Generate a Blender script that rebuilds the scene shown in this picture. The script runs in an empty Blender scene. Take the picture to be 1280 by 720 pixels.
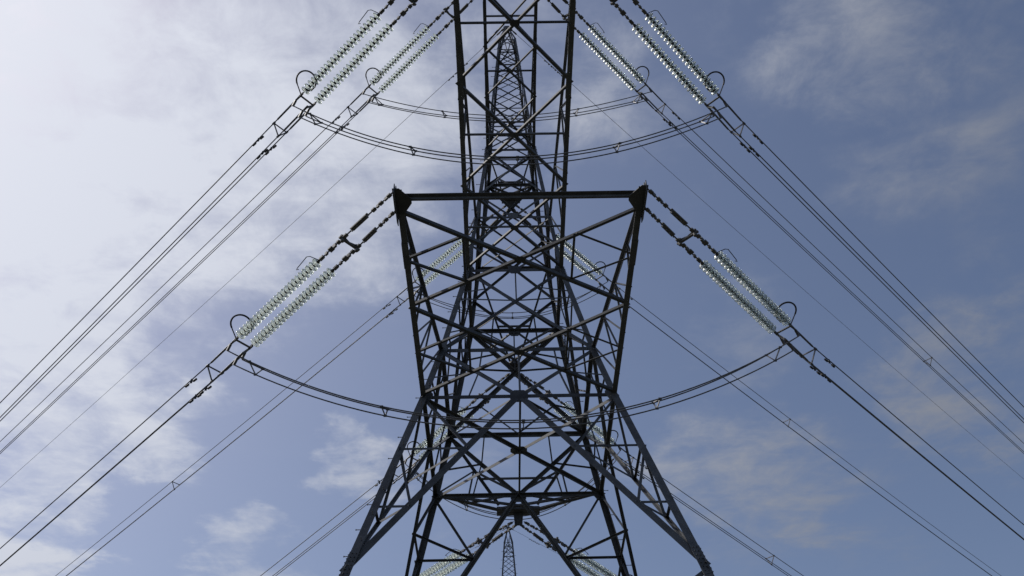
import bpy, math, random
from mathutils import Vector, Matrix
random.seed(7)
S = bpy.context.scene
COL = S.collection
V = Vector

# ------------------------------------------------------------------ camera
F_PX, PITCH, YAW, ROLL = 1161.26, 0.744, 0.016, 0.026
CAM = V((-0.546, -28.488, 1.6))
cp, sp = math.cos(PITCH), math.sin(PITCH)
cy, sy_ = math.cos(YAW), math.sin(YAW)
cr, sr = math.cos(ROLL), math.sin(ROLL)
x0 = V((cy, -sy_, 0)); f0 = V((sy_, cy, 0)); Z = V((0, 0, 1))
FWD = f0 * cp + Z * sp
up0 = -f0 * sp + Z * cp
RGT = x0 * cr - up0 * sr
UPV = x0 * sr + up0 * cr
cam_d = bpy.data.cameras.new('camera'); cam = bpy.data.objects.new('camera', cam_d); COL.objects.link(cam)
M = Matrix((RGT, UPV, -FWD)).transposed().to_4x4(); M.translation = CAM
cam.matrix_world = M
cam_d.sensor_width = 36.0; cam_d.lens = F_PX / 1280 * 36.0
cam_d.clip_start = 0.1; cam_d.clip_end = 6000
S.camera = cam

# ------------------------------------------------------------------ light
SUN_AZ, SUN_EL = math.radians(-70), math.radians(48)      # azimuth from +Y towards +X
sun_dir = V((math.sin(SUN_AZ) * math.cos(SUN_EL), math.cos(SUN_AZ) * math.cos(SUN_EL), math.sin(SUN_EL)))
S.view_settings.view_transform = 'Standard'; S.view_settings.look = 'None'
S.view_settings.exposure = 0.05; S.view_settings.gamma = 1.0; S.view_settings.use_curve_mapping = False
sl = bpy.data.lights.new('sun', 'SUN'); sl.energy = 3.0; sl.angle = math.radians(0.5); sl.color = (1, .955, .89)
so = bpy.data.objects.new('sun', sl); COL.objects.link(so)
so.rotation_euler = (-sun_dir).to_track_quat('-Z', 'Y').to_euler(); so.location = (0, 0, 80)

def dir_px(u, v):
    """world direction the photograph shows at a pixel (used only to know where in the sky a cloud stands)"""
    return (RGT * (u - 640) + UPV * (360 - v) + FWD * F_PX).normalized()

W = bpy.data.worlds.new('World'); S.world = W; W.use_nodes = True
nt = W.node_tree; N = nt.nodes; L = nt.links; N.clear()
def nd(t, **k):
    n = N.new(t)
    for a, b in k.items(): setattr(n, a, b)
    return n
def mth(op, a, b=None, c=None, clamp=False):
    n = nd('ShaderNodeMath', operation=op); n.use_clamp = clamp
    for i, q in enumerate((a, b, c)):
        if q is None: continue
        if isinstance(q, (int, float)): n.inputs[i].default_value = q
        else: L.new(q, n.inputs[i])
    return n.outputs[0]
sky = nd('ShaderNodeTexSky', sky_type='NISHITA'); sky.sun_disc = False
sky.sun_elevation = SUN_EL; sky.sun_rotation = SUN_AZ
sky.altitude = 50; sky.air_density = 1.0; sky.dust_density = 2.3; sky.ozone_density = 2.4
tc = nd('ShaderNodeTexCoord'); DIR = tc.outputs['Generated']
nrm = nd('ShaderNodeVectorMath', operation='NORMALIZE'); L.new(DIR, nrm.inputs[0]); DIR = nrm.outputs[0]
sep = nd('ShaderNodeSeparateXYZ'); L.new(DIR, sep.inputs[0])
zc = mth('MAXIMUM', sep.outputs[2], 0.06)
pl = nd('ShaderNodeCombineXYZ')
L.new(mth('DIVIDE', sep.outputs[0], zc), pl.inputs[0]); L.new(mth('DIVIDE', sep.outputs[1], zc), pl.inputs[1])
def noise(scale, detail, rough, dist, off, sx=1.0, sy=1.0, rz=0.0):
    mp = nd('ShaderNodeMapping'); mp.inputs['Location'].default_value = off; mp.inputs['Scale'].default_value = (sx, sy, 1)
    mp.inputs['Rotation'].default_value = (0, 0, rz)
    L.new(pl.outputs[0], mp.inputs[0])
    n = nd('ShaderNodeTexNoise'); n.inputs['Scale'].default_value = scale; n.inputs['Detail'].default_value = detail
    n.inputs['Roughness'].default_value = rough; n.inputs['Distortion'].default_value = dist
    L.new(mp.outputs[0], n.inputs['Vector']); return n.outputs[0]
n_big = noise(2.1, 6, .55, .35, (3.1, 1.7, 0))
n_fine = noise(9.5, 10, .64, .35, (8.3, 2.2, 0), 1, 1)
n_streak = noise(3.2, 7, .6, .9, (1.3, 6.2, 0), 1.0, 2.6, math.radians(35))
# banks of cloud: (pixel it stands at, radius in degrees, amount)
BANKS = [(-260, 140, 22, .85), (-40, 270, 13, .5), (150, 280, 12, .45), (330, 200, 13, .5), (430, 60, 10, .35), (20, 20, 7, .5), (480, 260, 9, .25),
         (-20, 725, 6.0, 1.0), (300, 712, 3.4, .42), (440, 566, 2.6, .38), (490, 576, 2.6, .26), (560, 600, 5, .22), (110, 500, 6, .45), (60, 590, 4, .3), (210, 510, 4, .35),
         (930, 620, 6.5, .3), (1020, 600, 5, .26), (860, 600, 5, .18), (1240, 455, 7, .34), (1170, 500, 5, .25), (1110, 690, 4, .15),
         (1130, 90, 9, .3), (1010, 40, 7, .26), (1200, 250, 6, .14), (940, 420, 4.5, .25), (880, 300, 4, .15), (640, 120, 9, .32), (780, 140, 6, .2)]
wn = nd('ShaderNodeTexNoise'); wn.inputs['Scale'].default_value = 3.4; wn.inputs['Detail'].default_value = 7; wn.inputs['Roughness'].default_value = .6
L.new(pl.outputs[0], wn.inputs['Vector'])
wv = nd('ShaderNodeVectorMath', operation='SUBTRACT'); L.new(wn.outputs['Color'], wv.inputs[0]); wv.inputs[1].default_value = (.5, .5, .5)
ws = nd('ShaderNodeVectorMath', operation='SCALE'); L.new(wv.outputs[0], ws.inputs[0]); ws.inputs['Scale'].default_value = .26
wa = nd('ShaderNodeVectorMath', operation='ADD'); L.new(DIR, wa.inputs[0]); L.new(ws.outputs[0], wa.inputs[1])
wd = nd('ShaderNodeVectorMath', operation='NORMALIZE'); L.new(wa.outputs[0], wd.inputs[0]); DIRW = wd.outputs[0]
cov = None
for (u, v, r, a) in BANKS:
    d = dir_px(u, v)
    dp = nd('ShaderNodeVectorMath', operation='DOT_PRODUCT'); L.new(DIRW, dp.inputs[0]); dp.inputs[1].default_value = d
    mr = nd('ShaderNodeMapRange', interpolation_type='SMOOTHSTEP')
    mr.inputs['From Min'].default_value = math.cos(math.radians(r)); mr.inputs['From Max'].default_value = 1.0
    mr.inputs['To Min'].default_value = 0; mr.inputs['To Max'].default_value = a
    L.new(dp.outputs['Value'], mr.inputs['Value'])
    cov = mr.outputs[0] if cov is None else mth('ADD', cov, mr.outputs[0])
mix_n = mth('ADD', mth('MULTIPLY', n_big, .27), mth('ADD', mth('MULTIPLY', n_fine, .45), mth('MULTIPLY', n_streak, .28)))
nz = mth('MULTIPLY', mth('SUBTRACT', mix_n, .5), 3.7)
cov2 = mth('MINIMUM', cov, .95)
den = nd('ShaderNodeMapRange', interpolation_type='SMOOTHSTEP'); L.new(mth('ADD', cov2, nz), den.inputs['Value'])
den.inputs['From Min'].default_value = -.1; den.inputs['From Max'].default_value = 1.35
gate = nd('ShaderNodeMapRange', interpolation_type='SMOOTHSTEP'); L.new(cov2, gate.inputs['Value'])
gate.inputs['From Min'].default_value = -.06; gate.inputs['From Max'].default_value = .5
dens = mth('MINIMUM', mth('MULTIPLY', den.outputs[0], gate.outputs[0]), .88)
# cloud light: forward scattering, brighter near the sun
ds = nd('ShaderNodeVectorMath', operation='DOT_PRODUCT'); L.new(DIR, ds.inputs[0]); ds.inputs[1].default_value = sun_dir
fs = nd('ShaderNodeMapRange', interpolation_type='SMOOTHSTEP'); L.new(ds.outputs['Value'], fs.inputs['Value'])
fs.inputs['From Min'].default_value = .25; fs.inputs['From Max'].default_value = 1.0
fs.inputs['To Min'].default_value = 2.65; fs.inputs['To Max'].default_value = 7.9
cl = nd('ShaderNodeVectorMath', operation='SCALE'); cl.inputs[0].default_value = (.93, .97, 1.08)
L.new(fs.outputs[0], cl.inputs['Scale'])
mixc = nd('ShaderNodeMix', data_type='RGBA'); L.new(dens, mixc.inputs['Factor'])
hs = nd('ShaderNodeHueSaturation'); hs.inputs['Saturation'].default_value = .95; L.new(sky.outputs[0], hs.inputs['Color'])
tn = nd('ShaderNodeMix', data_type='RGBA', blend_type='MULTIPLY'); tn.inputs['Factor'].default_value = 1
L.new(hs.outputs[0], tn.inputs['A']); tn.inputs['B'].default_value = (.98, .942, .965, 1)
L.new(tn.outputs['Result'], mixc.inputs['A']); L.new(cl.outputs[0], mixc.inputs['B'])
bg = nd('ShaderNodeBackground'); bg.inputs['Strength'].default_value = 0.10
L.new(mixc.outputs['Result'], bg.inputs['Color'])
wo = nd('ShaderNodeOutputWorld'); L.new(bg.outputs[0], wo.inputs[0])

# ------------------------------------------------------------------ materials
def mat(name, c1, c2, scale=3.0, rough=.6, metal=0.0, spec=.4, c3=None):
    m = bpy.data.materials.new(name); m.use_nodes = True
    n = m.node_tree.nodes; l = m.node_tree.links; b = n['Principled BSDF']
    tcn = n.new('ShaderNodeTexCoord'); no = n.new('ShaderNodeTexNoise'); no.inputs['Scale'].default_value = scale
    no.inputs['Detail'].default_value = 6; no.inputs['Roughness'].default_value = .65
    l.new(tcn.outputs['Object'], no.inputs['Vector'])
    r = n.new('ShaderNodeValToRGB'); r.color_ramp.elements[0].position = .36; r.color_ramp.elements[1].position = .68
    r.color_ramp.elements[0].color = (*c1, 1); r.color_ramp.elements[1].color = (*c2, 1)
    if c3:
        e = r.color_ramp.elements.new(.9); e.color = (*c3, 1)
    l.new(no.outputs[0], r.inputs[0]); l.new(r.outputs[0], b.inputs['Base Color'])
    b.inputs['Roughness'].default_value = rough; b.inputs['Metallic'].default_value = metal
    b.inputs['Specular IOR Level'].default_value = spec
    return m
def vary(m, lo, hi):
    n = m.node_tree.nodes; l = m.node_tree.links; b = n['Principled BSDF']; src = b.inputs['Base Color'].links[0].from_socket
    oi = n.new('ShaderNodeObjectInfo'); mr = n.new('ShaderNodeMapRange'); mr.inputs['To Min'].default_value = lo; mr.inputs['To Max'].default_value = hi
    l.new(oi.outputs['Random'], mr.inputs['Value'])
    # fine streaks and rust freckles
    tc_ = n.new('ShaderNodeTexCoord'); f = n.new('ShaderNodeTexNoise'); f.inputs['Scale'].default_value = 14; f.inputs['Detail'].default_value = 5; l.new(tc_.outputs['Object'], f.inputs['Vector'])
    rr = n.new('ShaderNodeMapRange'); rr.inputs['From Min'].default_value = .58; rr.inputs['From Max'].default_value = .72; l.new(f.outputs[0], rr.inputs['Value'])
    mx = n.new('ShaderNodeMix'); mx.data_type = 'RGBA'; mx.inputs['B'].default_value = (.13, .085, .055, 1); l.new(src, mx.inputs['A'])
    sc_ = n.new('ShaderNodeMath'); sc_.operation = 'MULTIPLY'; sc_.inputs[1].default_value = .35; l.new(rr.outputs[0], sc_.inputs[0]); l.new(sc_.outputs[0], mx.inputs['Factor'])
    vm = n.new('ShaderNodeVectorMath'); vm.operation = 'SCALE'; l.new(mx.outputs['Result'], vm.inputs[0]); l.new(mr.outputs[0], vm.inputs['Scale'])
    l.new(vm.outputs[0], b.inputs['Base Color'])
STEEL = mat('weathered_galvanised_steel', (.058, .062, .068), (.105, .11, .118), 2.6, .62, 0.0, .35, (.15, .145, .14))
vary(STEEL, .65, 1.35)
FIT = mat('forged_fittings', (.11, .11, .11), (.20, .195, .19), 9, .7, .0, .3)
ALU = mat('aged_aluminium_conductor', (.10, .10, .105), (.16, .16, .165), 6, .55, .4, .4)
HORN = mat('dark_arcing_steel', (.03, .03, .032), (.055, .055, .055), 9, .6, .2, .4)
CAPM = mat('insulator_cap_iron', (.05, .05, .05), (.09, .09, .085), 14, .6, .2, .4)
CONC = mat('foundation_concrete', (.26, .25, .23), (.38, .36, .33), 4, .9)
GLASS = bpy.data.materials.new('pale_green_toughened_glass'); GLASS.use_nodes = True
gn = GLASS.node_tree.nodes; gl = GLASS.node_tree.links; gb = gn['Principled BSDF']
gb.inputs['Base Color'].default_value = (.91, .965, .94, 1); gb.inputs['Roughness'].default_value = .32
gb.inputs['IOR'].default_value = 1.5; gb.inputs['Transmission Weight'].default_value = 1.0
gt = gn.new('ShaderNodeBsdfTranslucent'); gt.inputs['Color'].default_value = (.88, .945, .92, 1)
gx = gn.new('ShaderNodeMixShader'); gx.inputs[0].default_value = .36
gl.new(gb.outputs[0], gx.inputs[1]); gl.new(gt.outputs[0], gx.inputs[2]); gl.new(gx.outputs[0], gn['Material Output'].inputs['Surface'])
GRASS = mat('meadow_grass', (.038, .039, .028), (.058, .057, .042), .35, .9, 0, .2, (.09, .082, .062))

# ------------------------------------------------------------------ helpers
def link(name, me, parent=None, mw=None):
    o = bpy.data.objects.new(name, me); COL.objects.link(o)
    if parent is not None: o.parent = parent
    if mw is not None: o.matrix_local = mw
    return o
def empty(name, loc=(0, 0, 0), label=None, cat=None, group=None, mw=None):
    o = bpy.data.objects.new(name, None); COL.objects.link(o); o.empty_display_size = .5
    if mw is not None: o.matrix_world = mw
    else: o.location = loc
    if label: o['label'] = label
    if cat: o['category'] = cat
    if group: o['group'] = group
    return o
class MB:
    def __init__(s): s.v = []; s.f = []; s.mi = []
    def add(s, vs, fs, mi=0):
        k = len(s.v); s.v += [tuple(p) for p in vs]; s.f += [tuple(i + k for i in q) for q in fs]; s.mi += [mi] * len(fs)
    def extrude(s, A, B, u, v, sec, mi=0):
        n = len(sec)
        vs = [A + u * a + v * b for a, b in sec] + [B + u * a + v * b for a, b in sec]
        fs = [(i, (i + 1) % n, n + (i + 1) % n, n + i) for i in range(n)] + [tuple(range(n - 1, -1, -1)), tuple(range(n, 2 * n))]
        s.add(vs, fs, mi)
    def angle(s, A, B, w, u, v, t=None, ext=0.0):
        """rolled steel angle section with its heel on the line A-B"""
        A = V(A); B = V(B); a = (B - A).normalized(); A = A - a * ext; B = B + a * ext
        u = V(u); v = V(v); u = (u - a * u.dot(a)).normalized(); v = v - a * v.dot(a); v = (v - u * v.dot(u)).normalized()
        t = t or max(.009, w * .11)
        s.extrude(A, B, u, v, [(0, 0), (w, 0), (w, t), (t, t), (t, w), (0, w)]); return s
    def bar(s, A, B, w, h, up=(0, 0, 1), mi=0):
        A = V(A); B = V(B); a = (B - A).normalized(); up = V(up)
        if abs(a.dot(up)) > .98: up = V((1, 0, 0))
        u = a.cross(up).normalized(); v = u.cross(a)
        s.extrude(A, B, u, v, [(-w/2, -h/2), (w/2, -h/2), (w/2, h/2), (-w/2, h/2)], mi); return s
    def tube(s, pts, r, n=8, mi=0, closed=False):
        pts = [V(p) for p in pts]; rings = []; k0 = len(s.v); m = len(pts); u = None
        for i, p in enumerate(pts):
            if closed: a = (pts[(i + 1) % m] - pts[i - 1]).normalized()
            else: a = (pts[min(i + 1, m - 1)] - pts[max(i - 1, 0)]).normalized()
            if u is None:
                u = a.cross(V((0, 0, 1)));
                if u.length < .05: u = a.cross(V((0, 1, 0)))
            u = (u - a * u.dot(a)).normalized(); w = a.cross(u)
            rr = r[i] if isinstance(r, (list, tuple)) else r
            s.v += [tuple(p + (u * math.cos(2*math.pi*j/n) + w * math.sin(2*math.pi*j/n)) * rr) for j in range(n)]
        for i in range(m if closed else m - 1):
            for j in range(n):
                a_, b_ = k0 + i*n, k0 + ((i + 1) % m)*n
                s.f.append((a_ + j, a_ + (j+1) % n, b_ + (j+1) % n, b_ + j)); s.mi.append(mi)
        if not closed:
            s.f.append(tuple(k0 + j for j in range(n - 1, -1, -1))); s.mi.append(mi)
            s.f.append(tuple(k0 + (m-1)*n + j for j in range(n))); s.mi.append(mi)
        return s
    def lathe(s, prof, n=20, mis=None):
        """profile of (x, r) turned round the local x axis"""
        k0 = len(s.v)
        for x, r in prof:
            s.v += [(x, r * math.cos(2*math.pi*j/n), r * math.sin(2*math.pi*j/n)) for j in range(n)]
        for i in range(len(prof) - 1):
            for j in range(n):
                s.f.append((k0 + i*n + j, k0 + i*n + (j+1) % n, k0 + (i+1)*n + (j+1) % n, k0 + (i+1)*n + j))
                s.mi.append(mis[i] if mis else 0)
        return s
    def plate(s, poly, n, t):
        """flat plate: polygon points pushed by +-t/2 along its normal"""
        n = V(n).normalized(); m = len(poly); poly = [V(p) for p in poly]
        vs = [p - n*t/2 for p in poly] + [p + n*t/2 for p in poly]
        s.add(vs, [(i, (i+1) % m, m + (i+1) % m, m + i) for i in range(m)] + [tuple(range(m-1, -1, -1)), tuple(range(m, 2*m))]); return s
    def mesh(s, name, mats, smooth=False):
        me = bpy.data.meshes.new(name); me.from_pydata(s.v, [], s.f)
        for m in (mats if isinstance(mats, (list, tuple)) else [mats]): me.materials.append(m)
        me.polygons.foreach_set('material_index', s.mi)
        if smooth:
            me.polygons.foreach_set('use_smooth', [True] * len(me.polygons))
        me.update(); return me
    def build(s, name, mats, parent=None, smooth=False, mw=None): return link(name, s.mesh(name, mats, smooth), parent, mw)
def lerp(a, b, t): return V(a) * (1 - t) + V(b) * t
def copy_tree(o, parent=None):
    c = o.copy(); COL.objects.link(c)
    if parent is not None: c.parent = parent
    for ch in o.children: copy_tree(ch, c)
    return c

# ------------------------------------------------------------------ ground
g = MB(); R = 3000; nn = 40
for i in range(nn + 1):
    for j in range(nn + 1):
        X = -R + 2*R*i/nn; Y = -R + 2*R*j/nn; d = math.hypot(X, Y)
        g.v.append((X, Y, -.25 + (random.uniform(-.1, .1) if d < 200 else random.uniform(0, .01*max(0, d-300)))))
for i in range(nn):
    for j in range(nn):
        a = i*(nn+1) + j; g.f.append((a, a+nn+1, a+nn+2, a+1)); g.mi.append(0)
go = g.build('ground', GRASS); go['kind'] = 'structure'

# ------------------------------------------------------------------ the pylon
Z1, Z2, Z3, Z4, Z5, Z5T, Z6, ZP = 20.0, 22.411, 27.109, 30.5, 35.594, 37.5, 45.9, 47.75
ZF = 13.0
W1, W2, W3, W5, W6 = 3.277, 2.763, 1.932, 1.144, .47
KN = [(0, W1 + 20*.239), (Z1, W1), (Z2, W2), (Z3, W3), (Z5, W5), (Z6, W6)]
def hw(z):
    for (a, wa), (b, wb) in zip(KN, KN[1:]):
        if z <= b: return wa + (wb - wa) * (z - a) / (b - a)
    return W6
def cor(sx, sy, z): w = hw(z); return V((sx*w, sy*w, z))

pylon = empty('pylon', (0, 0, 0), 'large dark steel lattice pylon filling the middle of the view, seen from beneath', 'pylon', 'steel lattice pylons')
RND = []
def member(name, A, B, w, u, v, parent=None, ext=0.0, shift=None):
    A = V(A); B = V(B)
    if shift is not None: A = A + V(shift); B = B + V(shift)
    return MB().angle(A, B, w, u, v, ext=ext).build(name, STEEL, parent or pylon)

# legs: one continuous angle from footing to peak base, stepped in size
for sx in (-1, 1):
    for sy in (-1, 1):
        m = MB()
        for za, zb, w in ((0, ZF, .25), (ZF, Z1, .235), (Z1, Z2, .22), (Z2, Z3, .205), (Z3, Z5, .165), (Z5, Z5T, .13), (Z5T, Z6, .095)):
            m.angle(cor(sx, sy, za), cor(sx, sy, zb), w, (-sx, 0, 0), (0, -sy, 0), t=w*.1)
        # splice covers with rows of bolts
        for z, w in ((ZF + .2, .26), (Z3 - .3, .21), (Z5 - .2, .17)):
            a, b = cor(sx, sy, z - .45), cor(sx, sy, z + .45)
            o = V((sx*.012, sy*.012, 0)); m.angle(a + o, b + o, w, (-sx, 0, 0), (0, -sy, 0), t=.02)
            for k in range(7):
                q = lerp(a, b, (k + .5)/7)
                for dw in (.3, .7):
                    for ax in (0, 1):
                        c = q + (V((-sx*w*dw, sy*.03, 0)) if ax else V((sx*.03, -sy*w*dw, 0)))
                        d_ = V((0, sy*.03, 0)) if ax else V((sx*.03, 0, 0)); m.bar(c - d_*.5, c + d_, .026, .026)
        leg = m.build('leg', STEEL, pylon)
        fm = MB(); f = cor(sx, sy, 0)
        fm.tube([f + V((0, 0, -.8)), f + V((0, 0, .25)), f + V((0, 0, .45))], [.75, .75, .55], 20)
        fm.build('footing', CONC, leg)
        if sx*sy > 0 or True:
            if (sx, sy) in ((-1, -1), (1, 1)):
                z = 3.0; k = 0
                while z < Z6 - .3:
                    p = cor(sx, sy, z); w = .16 if z < Z3 else .1
                    d = V((sx, 0, 0)) if k % 2 else V((0, sy, 0))
                    base = p + (V((0, -sy*w, 0)) if k % 2 else V((-sx*w, 0, 0)))
                    if k < 95:
                        st = MB().tube([base, base + d*.17], .012, 6); st.tube([base + d*.165, base + d*.19], .022, 6); st.build('step_bolt', FIT, leg)
                    z += .46; k += 1

FACES = [((0, -1, 0), (-1, -1), (1, -1)), ((0, 1, 0), (1, 1), (-1, 1)), ((-1, 0, 0), (-1, 1), (-1, -1)), ((1, 0, 0), (1, -1), (1, 1))]
def plate_at(P, n, r, parent=None, name='gusset_plate', asp=.8):
    n = V(n).normalized(); u = Z.cross(n)
    if u.length < .1: u = V((1, 0, 0))
    u.normalize(); v = n.cross(u); P = V(P)
    pts = [P + u*r*a + v*r*asp*b for a, b in ((-1, -.45), (-.55, -1), (.55, -1), (1, -.45), (1, .45), (.55, 1), (-.55, 1), (-1, .45))]
    return MB().plate(pts, n, .016).build(name, STEEL, parent or pylon)

for n, ca, cb in FACES:
    n = V(n); inn = -n
    def P(z, t):           # point on the face at height z, t from corner a (0) to corner b (1)
        return lerp(cor(*ca, z), cor(*cb, z), t)
    def hbar(z, w, name='horizontal_beam'):
        member(name, P(z, 0) + inn*.03, P(z, 1) + inn*.03, w, (0, 0, -1), inn)
    def brace(z0, t0, z1, t1, w, off=0.0, name='brace'):
        A, B = P(z0, t0), P(z1, t1); a = (B - A).normalized(); u = n.cross(a)
        if u.z > 0: u = -u
        return member(name, A, B, w, u, inn, shift=inn*(.035 + off))
    # tall inverted V under the lowest crossarm, redundants between it and the legs
    hbar(Z1, .135); plate_at(P(Z1, .5) + inn*.01 - V((0, 0, .08)), n, .30)
    if n.y < 0: member('redundant_brace', P(Z2, .5), P(Z1, .5), .07, Z.cross(n), inn, shift=inn*.07)
    for e in (0, 1):
        C = P(Z1, .5); Fp = P(ZF, e)
        A = C; B = Fp; a = (B - A).normalized(); u = n.cross(a); u = -u if u.z > 0 else u
        m = MB().angle(A + inn*.04, B + inn*.04, .115, u, inn)
        m.angle(A + inn*.055, B + inn*.055, .10, -u, inn); m.build('brace', STEEL, pylon)
        prev = P(Z1, e)
        for i, t in enumerate((.34, .67)):
            Mx = lerp(C, Fp, t); zq = Mx.z; Lg = P(zq, e)
            member('redundant_brace', Mx, Lg, .075, (0, 0, -1), inn, shift=inn*.05)
            aa = (Mx - prev).normalized(); uu = n.cross(aa)
            member('redundant_brace', prev, Mx, .085, uu, inn, shift=inn*.07)
            prev = Lg
    # below: the widest panel down to the footings
    hbar(9.2, .16)
    for e in (0, 1):
        brace(ZF, e, 9.2, .5, .13); brace(9.2, .5, .5, e, .18)
        A_, B_ = P(9.2, .5), P(.5, e)
        for t in (.35, .68):
            q = lerp(A_, B_, t); member('redundant_brace', q, P(q.z, e), .075, (0, 0, -1), inn, shift=inn*.06)
    # V above the Z1 beam
    for e in (0, 1): brace(Z2, e, Z1, .5, .13, .01*e)
    for e in (0, 1):
        q = lerp(P(Z2, e), P(Z1, .5), .5)
        member('redundant_brace', q, P(Z2, .27 if e == 0 else .73), .055, Z.cross(n), inn, shift=inn*.06)
        member('redundant_brace', q, P(q.z - .25, e), .055, (0, 0, -1), inn, shift=inn*.06)
        member('redundant_brace', q, P(Z1, .24 if e == 0 else .76), .055, Z.cross(n), inn, shift=inn*.075)
    hbar(Z2, .15)
    # X panel
    brace(Z2, 0, Z3, 1, .13, 0); brace(Z2, 1, Z3, 0, .13, .025)
    hbar(Z3, .14); plate_at(P(Z3, .5) - V((0, 0, .08)), n, .25)
    zc_ = Z2 + (Z3 - Z2) * W2/(W2 + W3)
    for e in (0, 1):
        q = P(zc_, .5)
        if e == 0: member('redundant_brace', q, P(Z3, .5), .055, Z.cross(n), inn, shift=inn*.07)
        member('redundant_brace', q, P(zc_ + .15, e), .06, (0, 0, -1), inn, shift=inn*.06)
        for tq in (.26, .76):
            q2 = lerp(P(Z2, e), P(Z3, 1-e), tq); member('redundant_brace', q2, P(q2.z - .3, e if tq < .5 else 1-e), .055, (0, 0, -1), inn, shift=inn*.06)
        q1 = lerp(P(Z2, e), P(Z3, 1-e), .26); member('redundant_brace', q1, P(Z2, .5), .06, n.cross(V((0, 0, 1))), inn, shift=inn*.06)
    # V over Z3, then diamonds up to Z5
    for e in (0, 1):
        brace(28.7, e, Z3, .5, .10, .01*e)
        brace(28.7, e, Z4, .5, .09, .01*e)
        brace(32.1, e, Z4, .5, .10, .01*e)
    hbar(Z4, .12); plate_at(P(Z4, .5), n, .22)
    brace(32.1, 0, Z5, 1, .09, 0); brace(32.1, 1, Z5, 0, .09, .02)
    hbar(Z5, .12)
    brace(Z5, 0, Z5T, 1, .08, 0); brace(Z5, 1, Z5T, 0, .08, .02)
    hbar(Z5T, .08)
    for z, q in ((Z1, .34), (Z2, .26), (Z3, .28), (Z4, .18), (Z5, .2)):
        for t, sg_ in ((0, 1), (1, -1)):
            u = (P(z, 1) - P(z, 0)).normalized()*sg_; c = P(z, t) + inn*.012 + u*q*.45
            MB().plate([c - u*q*.42 - Z*q, c + u*q*.25 - Z*q*.9, c + u*q*.75 - Z*q*.15, c + u*q*.75 + Z*q*.2, c + u*q*.2 + Z*q*.85, c - u*q*.42 + Z*q], n, .014).build('gusset_plate', STEEL, pylon)

# plan bracing inside the body
for z, w in ((Z1, .12), (Z2, .08), (Z3, .09), (Z4, .06), (Z5, .06)):
    member('plan_brace', cor(-1, -1, z), cor(1, 1, z), w, (1, -1, 0), (0, 0, -1), shift=(0, 0, -.06))
    member('plan_brace', cor(1, -1, z), cor(-1, 1, z), w, (1, 1, 0), (0, 0, -1), shift=(0, 0, -.06 - w*.12))
plate_at((0, 0, Z1 - .1), (0, 0, 1), .3, name='gusset_plate')
for s in (-1, 1): member('plan_brace', (0, 0, Z1 - .03), (0, s*W1, Z1 - .03), .075, (1, 0, 0), (0, 0, -1))
# hip bracing between neighbouring tall braces
for sx in (-1, 1):
    for sy in (-1, 1):
        for t in (.34, .67):
            a = lerp((0, sy*W1, Z1), cor(sx, sy, ZF), t); b = lerp((sx*W1, 0, Z1), cor(sx, sy, ZF), t)
            member('redundant_brace', a, b, .075, (0, 0, -1), (-sx, -sy, 0))

# peak above the top crossarm
pk = MB()
for sx in (-1, 1):
    for sy in (-1, 1): pk.angle(cor(sx, sy, Z6 - .02), (sx*.06, sy*.06, ZP), .09, (-sx, 0, 0), (0, -sy, 0))
pk.plate([(-.14, 0, ZP - .3), (.14, 0, ZP - .3), (.14, 0, ZP + .08), (-.14, 0, ZP + .08)], (0, 1, 0), .1)
pk.bar((-.2, 0, ZP + .0), (.2, 0, ZP + .0), .06, .05)
peak = pk.build('peak', STEEL, pylon)
lev = [Z5T]
while lev[-1] < Z6 - .4: lev.append(lev[-1] + 1.45 * hw(lev[-1]) + .18)
k = (Z6 - Z5T) / (lev[-1] - Z5T); lev = [Z5T + (z - Z5T)*k for z in lev]
for n, ca, cb in FACES:
    n = V(n); inn = -n
    for za, zb in zip(lev, lev[1:]):
        for e in (0, 1):
            A = cor(*(ca if e == 0 else cb), za); B = cor(*(cb if e == 0 else ca), zb)
            a = (B - A).normalized(); u = n.cross(a); u = -u if u.z > 0 else u
            member('peak_brace', A, B, .046, u, inn, peak, shift=inn*(.02 + .02*e))
    for z in (lev[1], Z6 - 1.1, Z6): member('peak_strut', cor(*ca, z), cor(*cb, z), .055, (0, 0, -1), inn, peak, shift=inn*.05)
    mid = lerp(cor(*ca, Z6), cor(*cb, Z6), .5)
    for c in (ca, cb): member('peak_brace', cor(*c, Z6 - 1.1), mid, .055, n.cross(V((0, 0, 1))), inn, peak, shift=inn*.02)
    for c in (ca, cb): member('peak_brace', mid, lerp(cor(*c, Z6), (0, 0, ZP), .55), .045, n.cross(V((0, 0, 1))), inn, peak, shift=inn*.02)

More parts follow.
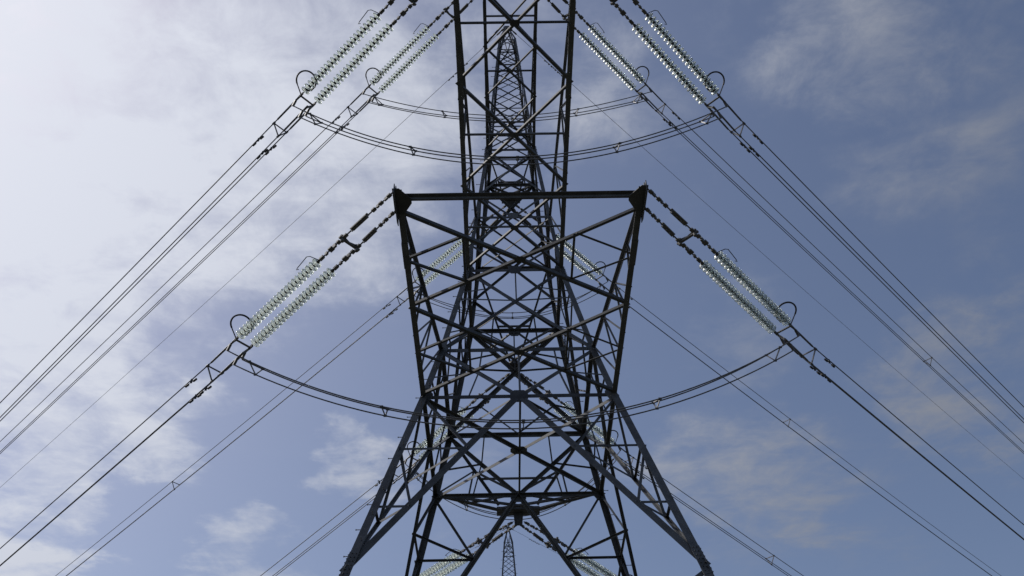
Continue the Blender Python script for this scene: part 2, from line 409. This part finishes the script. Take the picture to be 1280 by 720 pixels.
# ------------------------------------------------------------------ crossarms
def near_arm(z, ztop, ys, bs, wc, wt, wx, bars, yend, diamonds):
    """long square-ended arm towards -Y: ys = panel points from body to tip, bs = half widths there"""
    m = MB()
    for s in (-1, 1):
        for i in range(len(ys) - 1):
            m.angle((s*bs[i], ys[i], z), (s*bs[i+1], ys[i+1], z), wc, (-s, 0, 0), (0, 0, 1), t=wc*.12)
        m.angle((s*bs[-1], ys[-1], z), (s*bs[-1], yend, z), wc, (-s, 0, 0), (0, 0, 1), t=wc*.12)
        tb = hw(ztop); m.angle((s*tb, -tb, ztop), (s*bs[-1], ys[-1] - .2, z + wc*.9), wt, (-s, 0, 0), (0, 0, -1))
        q = ys[len(ys)//2]                                      # splice sleeve part-way along the chord
        i = len(ys)//2
        for yy in ([lerp((0, ys[-1], 0), (0, ys[-2], 0), .45).y] + ([ys[-2] + .2] if len(ys) > 3 else [])):
            m.angle((s*(bs[-1] + .015), yy - .5, z - .015), (s*(bs[-1] + .015), yy + .5, z - .015), wc*1.1, (-s, 0, 0), (0, 0, 1), t=.02)
    # end beam: two angles back to back
    yb = yend + .37; ye = ys[-1] - .12; bw = wc*.66
    m.angle((-bs[-1], yb - .015, z + .02 + bw), (bs[-1], yb - .015, z + .02 + bw), bw, (0, 0, -1), (0, -1, 0))
    m.angle((-bs[-1], yb + .015, z + .02 + bw), (bs[-1], yb + .015, z + .02 + bw), bw, (0, 0, -1), (0, 1, 0))
    arm = m.build('crossarm', STEEL, pylon)
    for s in (-1, 1):                                           # tip gussets, floor plate and hanging lugs
        b = bs[-1]
        MB().plate([(s*(b + .08), yend - .05, z), (s*(b - .10), yend - .05, z), (s*(b - .40), yb - .06, z), (s*(b - .40), yb + .1, z), (s*(b - .16), yb + .5, z), (s*(b + .08), yb + .46, z)], (0, 0, 1), .02).build('gusset_plate', STEEL, arm)
        MB().plate([(s*(b + .03), yend - .05, z - .14), (s*(b + .03), yend - .05, z + .2), (s*(b + .03), ye + .5, z + .2), (s*(b + .03), ye + .7, z - .02), (s*(b + .03), ye + .45, z - .14)], (1, 0, 0), .022).build('attachment_plate', STEEL, arm)
    zb = z + .012
    for i in range(len(ys) - 1):
        a, b = ys[i], ys[i+1]; ba, bb = bs[i], bs[i+1]
        c_t = ba/(ba + bb); yc = a + (b - a)*c_t
        X1 = ((-bb, b, zb), (ba, a, zb)); X2 = ((bb, b, zb + .02), (-ba, a, zb + .02))
        MB().angle(*X1, wx, (1, 1.5, 0), (0, 0, 1)).build('crossarm_brace', STEEL, arm)
        MB().angle(*X2, wx*.85, (-1, 1.5, 0), (0, 0, 1)).build('crossarm_brace', STEEL, arm)
        plate_at((0, yc, z - .012), (0, 0, 1), wx*1.5, arm)
        if bars:
            bm_ = (ba + bb)/2; MB().angle((-bm_, yc, z + .06), (bm_, yc, z + .06), .06, (0, 1, 0), (0, 0, 1)).build('crossarm_strut', STEEL, arm)
        if diamonds:
            for s in (-1, 1):
                pm = V((s*(ba + bb)/2, (a + b)/2, z + .05)); q1 = V((s*bb*.47, lerp((0, b, 0), (0, yc, 0), .53).y, z + .05)); q2 = V((s*ba*.47, lerp((0, a, 0), (0, yc, 0), .53).y, z + .05))
                for A, B in ((pm, q1), (pm, q2), (q1, q2)):
                    MB().angle(A, B, .07, (A - B).cross(V((0, 0, 1))), (0, 0, 1)).build('crossarm_lacing', STEEL, arm)
    # side lacing between the bottom and top chords
    npan = len(ys) if len(ys) > 3 else 4
    for s in (-1, 1):
        tb = hw(ztop)
        def low(t): return V((s*(bs[0] + (bs[-1] - bs[0])*t), ys[0] + (ys[-1] - ys[0])*t, z + .03))
        def top(t): return lerp((s*tb, -tb, ztop), (s*bs[-1], ys[-1] - .2, z + wc*.9), t)
        for i in range(npan - 1):
            t0, t1, tm = i/npan, (i + 1)/npan, (i + .5)/npan
            for A, B in ((top(t0), low(tm)), (low(tm), top(t1)), (low(t1), top(t1))):
                MB().angle(A, B, .065, (0, 1, .5), (-s, 0, 0)).build('crossarm_lacing', STEEL, arm)
    return arm
near_arm(Z1, Z2, [-W1, -7.734, -11.65], [W1, W1, 3.279], .172, .12, .105, False, -12.35, True)
near_arm(Z3, Z4, [-W3, -6.324, -10.743, -15.0], [W3, 1.895, 1.87, 1.85], .17, .10, .10, True, -15.5, False)
near_arm(Z5, Z5T, [-W5, -4.045, -6.645, -9.35], [W5, 1.12, 1.11, 1.10], .13, .085, .075, True, -9.8, False)

def far_arm(z, ztop, yt, hb, depth, wc):
    """short arm towards +Y ending in a deep beam with a hanging plate"""
    m = MB(); w = hw(z); wt = hw(ztop)
    for s in (-1, 1):
        m.angle((s*w, w, z), (s*hb, yt, z), wc, (-s, -.3, 0), (0, 0, 1))
        m.angle((s*wt, wt, ztop), (s*hb, yt - .02, z + depth), wc*.8, (-s, 0, 0), (0, 0, -1))
    m.angle((-hb - .05, yt, z - .06), (hb + .05, yt, z - .06), depth, (0, 0, 1), (0, 1, 0), t=.03)
    m.angle((-hb - .05, yt - .04, z - .06), (hb + .05, yt - .04, z - .06), depth, (0, 0, 1), (0, -1, 0), t=.03)
    m.plate([(-hb*.8, yt - .22, z - .02), (hb*.8, yt - .22, z - .02), (hb, yt + .1, z - .02), (-hb, yt + .1, z - .02)], (0, 0, 1), .02)
    arm = m.build('crossarm', STEEL, pylon)
    MB().plate([(-.2, yt + .02, z), (.2, yt + .02, z), (.15, yt + .02, z - .6), (-.15, yt + .02, z - .6)], (0, 1, 0), .05).build('attachment_plate', STEEL, arm)
    mid = V((0, yt - .3, z)); c = V((0, w, z))
    for s in (-1, 1):
        MB().angle((s*w*.98, w, z + .05), (-s*hb, yt - .1, z + .05), .085, (s, 1, 0), (0, 0, 1)).build('crossarm_brace', STEEL, arm)
        tm = lerp((s*wt, wt, ztop), (s*hb, yt, z + depth), .5); lm_ = lerp((s*w, w, z), (s*hb, yt, z), .5)
        MB().angle(tm, lm_, .07, (0, 1, 0), (-s, 0, 0)).build('crossarm_lacing', STEEL, arm)
        MB().angle((s*w, w, z + .05), tm, .07, (0, 1, 0), (-s, 0, 0)).build('crossarm_lacing', STEEL, arm)
        MB().angle(tm, (0, w, z + .03), .07, (0, 1, 0), (0, 0, 1)).build('crossarm_lacing', STEEL, arm)
        MB().angle(lm_, (0, w, z + .03), .07, (0, 1, 0), (0, 0, 1)).build('crossarm_lacing', STEEL, arm)
    a = lerp((-wt, wt, ztop), (-hb, yt, z + depth), .62); b = V((-a.x, a.y, a.z))
    MB().angle(a, b, .07, (0, 1, 0), (0, 0, 1)).build('crossarm_strut', STEEL, arm)
    return arm
far_arm(Z1, Z2, 4.55, .80, .24, .15)
far_arm(Z3, Z4, 4.33, .24, .20, .11)
far_arm(Z5, Z5T, 2.05, .40, .20, .10)

# ------------------------------------------------------------------ tension insulator sets
AL, AR, LS = math.radians(41.94), math.radians(45.43), 6.325
NDISC, PITCH_D, X0 = 23, .150, 2.84
prof = [(-.116, .0), (-.116, .040), (-.066, .050), (-.048, .056), (-.046, .085), (-.028, .135), (-.002, .156), (.006, .152), (-.004, .145), (-.014, .13), (.006, .122), (-.016, .112), (-.024, .095), (0, .088), (-.026, .075), (-.03, .04), (-.03, .018), (.055, .018), (.055, .0)]
mis = [1, 1, 1, 0, 0, 0, 0, 0, 0, 0, 0, 0, 0, 0, 0, 1, 1, 1]
disc_me = MB().lathe(prof, 22, mis).mesh('insulator_disc', [GLASS, CAPM], True)
CACHE = {}
def cached(key, fn):
    if key not in CACHE: CACHE[key] = fn()
    return CACHE[key]
def chain(mb, A, B, kind):
    A = V(A); B = V(B); d = (B - A); ln = d.length; a = d/ln
    mb.tube([A, B], .022, 8)
    def lump(t0, t1, w, h):
        mb.bar(A + d*t0, A + d*t1, w, h)
    if kind == 'link':
        for t in (.04, .2, .34, .9): lump(t, t + .06, .10, .05)
        lump(.10, .16, .05, .11); lump(.27, .31, .05, .11)
        lump(.50, .80, .12, .022); 
        mb.bar(A + d*.48 + V((0, 0, .05)), A + d*.82 + V((0, 0, .05)), .10, .018)
        for t in (.5, .6, .7, .8): mb.tube([A + d*t + V((0, 0, -.07)), A + d*t + V((0, 0, .1))], .022, 6)
    else:
        lump(.05, .16, .11, .06); lump(.22, .36, .06, .13); lump(.36, .52, .14, .05); lump(.6, .7, .06, .10); lump(.78, .95, .09, .07)
def insulator_set(T, side, slope, alpha, spread, label, spacing=.25):
    sg = -1 if side == 0 else 1; m = 1 if side == 0 else -1       # m: local +y*m is the outer (camera) side
    h = V((sg*math.cos(alpha), math.sin(alpha), 0)); ex = (h - V((0, 0, slope))).normalized()
    ey = V((0, 0, 1)).cross(ex).normalized(); ez = ex.cross(ey)
    mw = Matrix((ex, ey, ez)).transposed().to_4x4(); mw.translation = T
    root = empty('insulator_set', label=label, cat='insulators', group='tension insulator sets hung on the large pylon', mw=mw)
    YK = 1.78
    for s in (-1, 1):
        at = (0, s*spread, 0) if spread < .2 else tuple(mw.to_3x3().inverted() @ V((0, -.33*s*m, 0)))
        def lk():
            b = MB(); chain(b, at, (YK, s*spacing, 0), 'link'); return b.mesh('linkage', FIT)
        link('linkage', cached(('lk', s, tuple(round(q, 2) for q in at), spacing), lk), root)
        def lk2():
            b = MB(); chain(b, (YK + .05, s*spacing, 0), (X0 - .1, s*spacing, 0), 'b'); return b.mesh('linkage', FIT)
        link('linkage', cached(('lk2', s, spacing), lk2), root)
        def core():
            b = MB().tube([(X0 - .15, s*spacing, 0), (X0 + NDISC*PITCH_D, s*spacing, 0)], .02, 8)
            b.bar((X0 + NDISC*PITCH_D - .03, s*spacing, 0), (LS + .1, s*spacing, 0), .05, .09); return b.mesh('insulator_string', FIT)
        st = link('insulator_string', cached(('core', s, spacing), core), root)
        for k in range(NDISC):
            link('insulator_disc', disc_me, st, Matrix.Translation((X0 + k*PITCH_D, s*spacing, 0)))
    def yk():
        b = MB().bar((YK, -spacing - .10, 0), (YK, spacing + .10, 0), .07, .05)
        b.plate([(YK - .09, -spacing - .06, .05), (YK + .05, -spacing - .06, .05), (YK + .05, spacing + .06, .05), (YK - .09, spacing + .06, .05), (YK - .02, 0, .05)], (0, 0, 1), .02)
        for s in (-1, 1): b.tube([(YK, s*spacing, -.12), (YK, s*spacing, .14)], .05, 8)
        return b.mesh('yoke_plate', FIT)
    link('yoke_plate', cached(('yk', spacing), yk), root)
    def yk2():
        xe = LS + .05
        b = MB().bar((xe, -spacing - .03, 0), (xe, spacing + .03, 0), .05, .03)
        b.bar((xe + .02, -m*spacing, -.02), (xe + .02, 0, -.42), .06, .03, (1, 0, 0)); return b.mesh('live_end_yoke', FIT)
    link('live_end_yoke', cached(('yk2', spacing, m), yk2), root)
    for key, pts_y, pts_z in (('o', m*spacing, 0), ('i', -m*spacing, 0), ('b', 0, -.43)):
        def cl_():
            b = MB().tube([(LS, pts_y, pts_z), (LS + .15, pts_y, pts_z), (LS + .2, pts_y, pts_z), (LS + 1.15, pts_y, pts_z), (LS + 1.2, pts_y, pts_z)], [.035, .035, .032, .03, .022], 10)
            b.bar((LS + .28, pts_y, pts_z), (LS + .42, pts_y, pts_z - .16), .07, .06); return b.mesh('dead_end_clamp', ALU)
        link('dead_end_clamp', cached(('cl', key, m, spacing), cl_), root)
    def ring():
        b = MB(); cx_ = LS - .42; cyy = m*(spacing + .16); r = .30; pts = []
        for k in range(27):
            a = math.radians(-65 + 310*k/26)
            pts.append((cx_ + r*1.05*math.sin(a)*-1, cyy + m*(-r*math.cos(a))*-1*.95, .10 + .12*math.cos(a)))
        b.tube(pts, .026, 8)
        b.tube([pts[0], (LS + .02, m*spacing, .0)], .018, 6); return b.mesh('arcing_ring', HORN)
    link('arcing_ring', cached(('ring', m, spacing), ring), root)
    def horn():
        y = m*(spacing + .02)
        b = MB().tube([(X0 - .12, y, 0), (X0 - .02, y + m*.22, .08), (X0 + .06, y + m*.27, .1), (X0 + .5, y + m*.22, .1), (X0 + .58, y + m*.2, .1), (X0 + .52, y + m*.16, .1)], .012, 6)
        return b.mesh('arcing_horn', HORN)
    link('arcing_horn', cached(('horn', m, spacing), horn), root)
    return mw, h

def wire(pts, r, name, parent): return MB().tube(pts, r, 6).build(name, ALU, parent, True)

PH = { # tip (x, y, z), slopes of string L/R, slopes of conductor L/R, lug spread, lowest point of the jumper, words
 'nb': ((3.335, -11.99, Z1 - .05), (.214, .135), (.154, .023), .25, 15.75),
 'nm': ((1.905, -15.2, Z3 - .05), (.199, .184), (.187, .036), .25, 22.9),
 'nt': ((1.155, -9.52, Z5 - .05), (.188, .129), (.158, .025), .25, 32.4),
 'ft': ((.12, 2.07, Z5 - .45), (.189, .095), (.157, .036), .12, 31.76),
 'fm': ((.12, 4.33, Z3 - .48), (.269, .146), (.213, .090), .12, 21.95),
 'fb': ((.12, 4.52, Z1 - .52), (.135, .128), (.17, .07), .12, 14.4)}
WORDS = {'nb': 'hung from the square tip of the wide lower crossarm', 'nm': 'that is largest and outermost, cut by the top edge',
         'nt': 'that is slimmer, between the top-edge pair and the pylon', 'ft': 'half seen behind the pylon at mid height',
         'fm': 'hidden in the lower lattice under the wide crossarm', 'fb': 'at the bottom edge, under the stubby rear crossarm'}
CW = {'nb': 'lowest of the wires meeting the long front strings', 'nm': 'highest and outermost in the sky', 'nt': 'second from the top of the sky',
      'ft': 'from behind the pylon at mid height', 'fm': 'beside the lower leg, near the bottom edge', 'fb': 'under the bottom edge, from the lowest strings'}
JW = {'nb': 'broadest jumper loop, sagging under the wide lower crossarm', 'nm': 'jumper loop second from the top, across the upper lattice',
      'nt': 'topmost jumper loop, behind the upper lattice', 'ft': 'jumper loop behind the pylon at mid height',
      'fm': 'small jumper loop dipping under the stubby rear crossarm', 'fb': 'jumper loop slung below the lowest strings'}
SPACERS = {('nt', 0): [33.5, 75], ('ft', 0): [19.5, 62], ('nt', 1): [25.0, 70], ('ft', 1): [16.5, 60], ('fm', 1): [12.0, 60], ('nb', 0): [48], ('nb', 1): [52], ('nm', 0): [58], ('nm', 1): [60], ('fm', 0): [40], ('fb', 0): [36], ('fb', 1): [40]}
SG = .25
for key, (T, ss, sc, spread, zmid) in PH.items():
    ends = []
    for side in (0, 1):
        lr = ('left', 'right')[side]; sg = (-1, 1)[side]; al = (AL, AR)[side]
        Tp = V((sg*T[0], T[1], T[2]))
        mw, h = insulator_set(Tp, side, ss[side], al, spread, '%s glass insulator pair %s' % (lr, WORDS[key]), SG)
        m = 1 if side == 0 else -1
        nout = (mw.to_3x3() @ V((0, m, 0)))
        offs = [nout*SG, -nout*SG, V((0, 0, -.43))]
        loc0 = mw @ V((LS + 1.1, 0, 0))
        ends.append((mw, m))
        b = empty('conductor_bundle', loc0, 'triple wire running down to the %s, %s' % (lr, CW[key]), 'power line', 'triple conductor bundles')
        def cpt(t): return h*t + V((0, 0, -sc[side]*t + .0004*t*t))
        ts = [0, 1.5, 3, 5, 8, 12] + [16 + 8*i for i in range(36)]
        for o_ in offs: wire([cpt(t) + o_ for t in ts], .019, 'conductor', b)
        def spacer(t):
            c = cpt(t); s_ = MB(); q = [c + o_ for o_ in offs]; hub = (q[0] + q[1] + q[2])/3
            for i in range(3):
                s_.bar(q[i], q[(i+1) % 3], .028, .034); s_.tube([q[i] - h*.055, q[i] + h*.055], .036, 8)
            s_.build('spacer', ALU, b)
        for t in [.25] + SPACERS[(key, side)]: spacer(t)
        for o_ in offs:
            c = cpt(1.0) + o_; s_ = MB().tube([c + V((0, 0, -.10)) - h*.20, c + V((0, 0, -.11)) + h*.20], .010, 6)
            s_.bar(c + V((0, 0, .02)), c + V((0, 0, -.12)), .04, .05)
            for q in (-1, 1): s_.tube([c + V((0, 0, -.12)) + h*(q*.2 - .07), c + V((0, 0, -.12)) + h*(q*.2 + .07)], .035, 8)
            s_.build('vibration_damper', HORN, b)
    # jumper loop
    (mL, a_), (mR, b_) = ends
    j = empty('jumper_loop', (0, T[1] + 4.2, zmid), 'three slack cables, ' + JW[key], 'jumper cables', 'jumper loops under the pylon arms')
    org = V((0, T[1] + 4.2, zmid))
    curves = []
    for kk, (yy, zz, dy, dz) in enumerate(((1, -.16, -.22, 0), (-1, -.16, .22, 0), (0, -.59, 0, -.38))):
        A = mL @ V((LS + .42, yy*SG, zz)); B = mR @ V((LS + .42, -yy*SG, zz))
        A = A + V((0, 0, -.0)); ym = (mL.translation.y + mR.translation.y)/2 + LS*.68 + dy*.6
        zc0 = zmid + dz*.5 + .10; pts = []
        jx, jz = random.uniform(-.06, .06), random.uniform(-.05, .05)
        for i in range(49):
            q = -1 + 2*i/48; E = A if q < 0 else B; k2 = abs(q)**2.0; ky = abs(q)**3
            x = E.x*abs(q) if q else 0.0
            pts.append(V((x, ym + (E.y - ym)*ky + jx*(1 - ky) + .03*math.sin(3*q + jx*50), zc0 + jz*(1 - k2) + (E.z - zc0)*k2)) - org)
        curves.append(pts); wire(pts, .019, 'jumper_cable', j)
    for i in (2, 13, 24, 35, 46):
        q = [c[i] for c in curves]; s_ = MB()
        s_.bar(q[0], q[2], .025, .03); s_.bar(q[1], q[2], .025, .03); s_.bar(q[0], q[1], .025, .03)
        for p in q: s_.tube([p - V((.045, 0, 0)), p + V((.045, 0, 0))], .032, 8)
        s_.build('spacer', ALU, j)

# ------------------------------------------------------------------ earth wires
def earth_wire(P0, al, sg, slope, label, dampers=True, L_=300, r=.013, k=.0004):
    h = V((sg*math.cos(al), math.sin(al), 0)); P0 = V(P0) + V((sg*.12, 0, 0))
    e = empty('earth_wire', P0, label, 'earth wire', 'single earth wires')
    def pt(t): return h*t + V((0, 0, -slope*t + k*t*t))
    wire([pt(t) for t in [0, 2, 4, 7, 11] + [16 + 8*i for i in range(int((L_ - 16)/8))]], r, 'conductor', e)
    MB().tube([pt(0), pt(.55)], .035, 8).bar(pt(.1), pt(.25), .1, .05).bar(pt(.35), pt(.6), .07, .07).build('dead_end_clamp', FIT, e)
    for t in (3.1, 3.65, 4.2):
        c = pt(t); s_ = MB().tube([c - h*.18 + V((0, 0, -.09)), c + h*.18 + V((0, 0, -.09))], .009, 6); s_.bar(c, c + V((0, 0, -.1)), .03, .04)
        for q in (-1, 1): s_.tube([c + h*(q*.17 - .05) + V((0, 0, -.1)), c + h*(q*.17 + .05) + V((0, 0, -.1))], .036, 8)
        s_.build('vibration_damper', HORN, e)
    return e
earth_wire((0, 0, ZP - .05), AL, -1, .154, 'thin single wire from the large pylon peak down to the left')
earth_wire((0, 0, ZP - .05), AR, 1, .022, 'thin single wire from the large pylon peak down to the right')

# ------------------------------------------------------------------ second pylon far behind
P2 = V((-.2, 57.6, 0))
p2 = copy_tree(pylon); p2.location = P2
p2['label'] = 'small distant pylon, only its pointed tip showing between the large legs at the bottom edge'
earth_wire(P2 + V((0, 0, ZP - .05)), AL, -1, .13, 'short thin wire from the small distant pylon tip to the left')
earth_wire(P2 + V((0, 0, ZP - .05)), AR, 1, .05, 'short thin wire from the small distant pylon tip to the right')
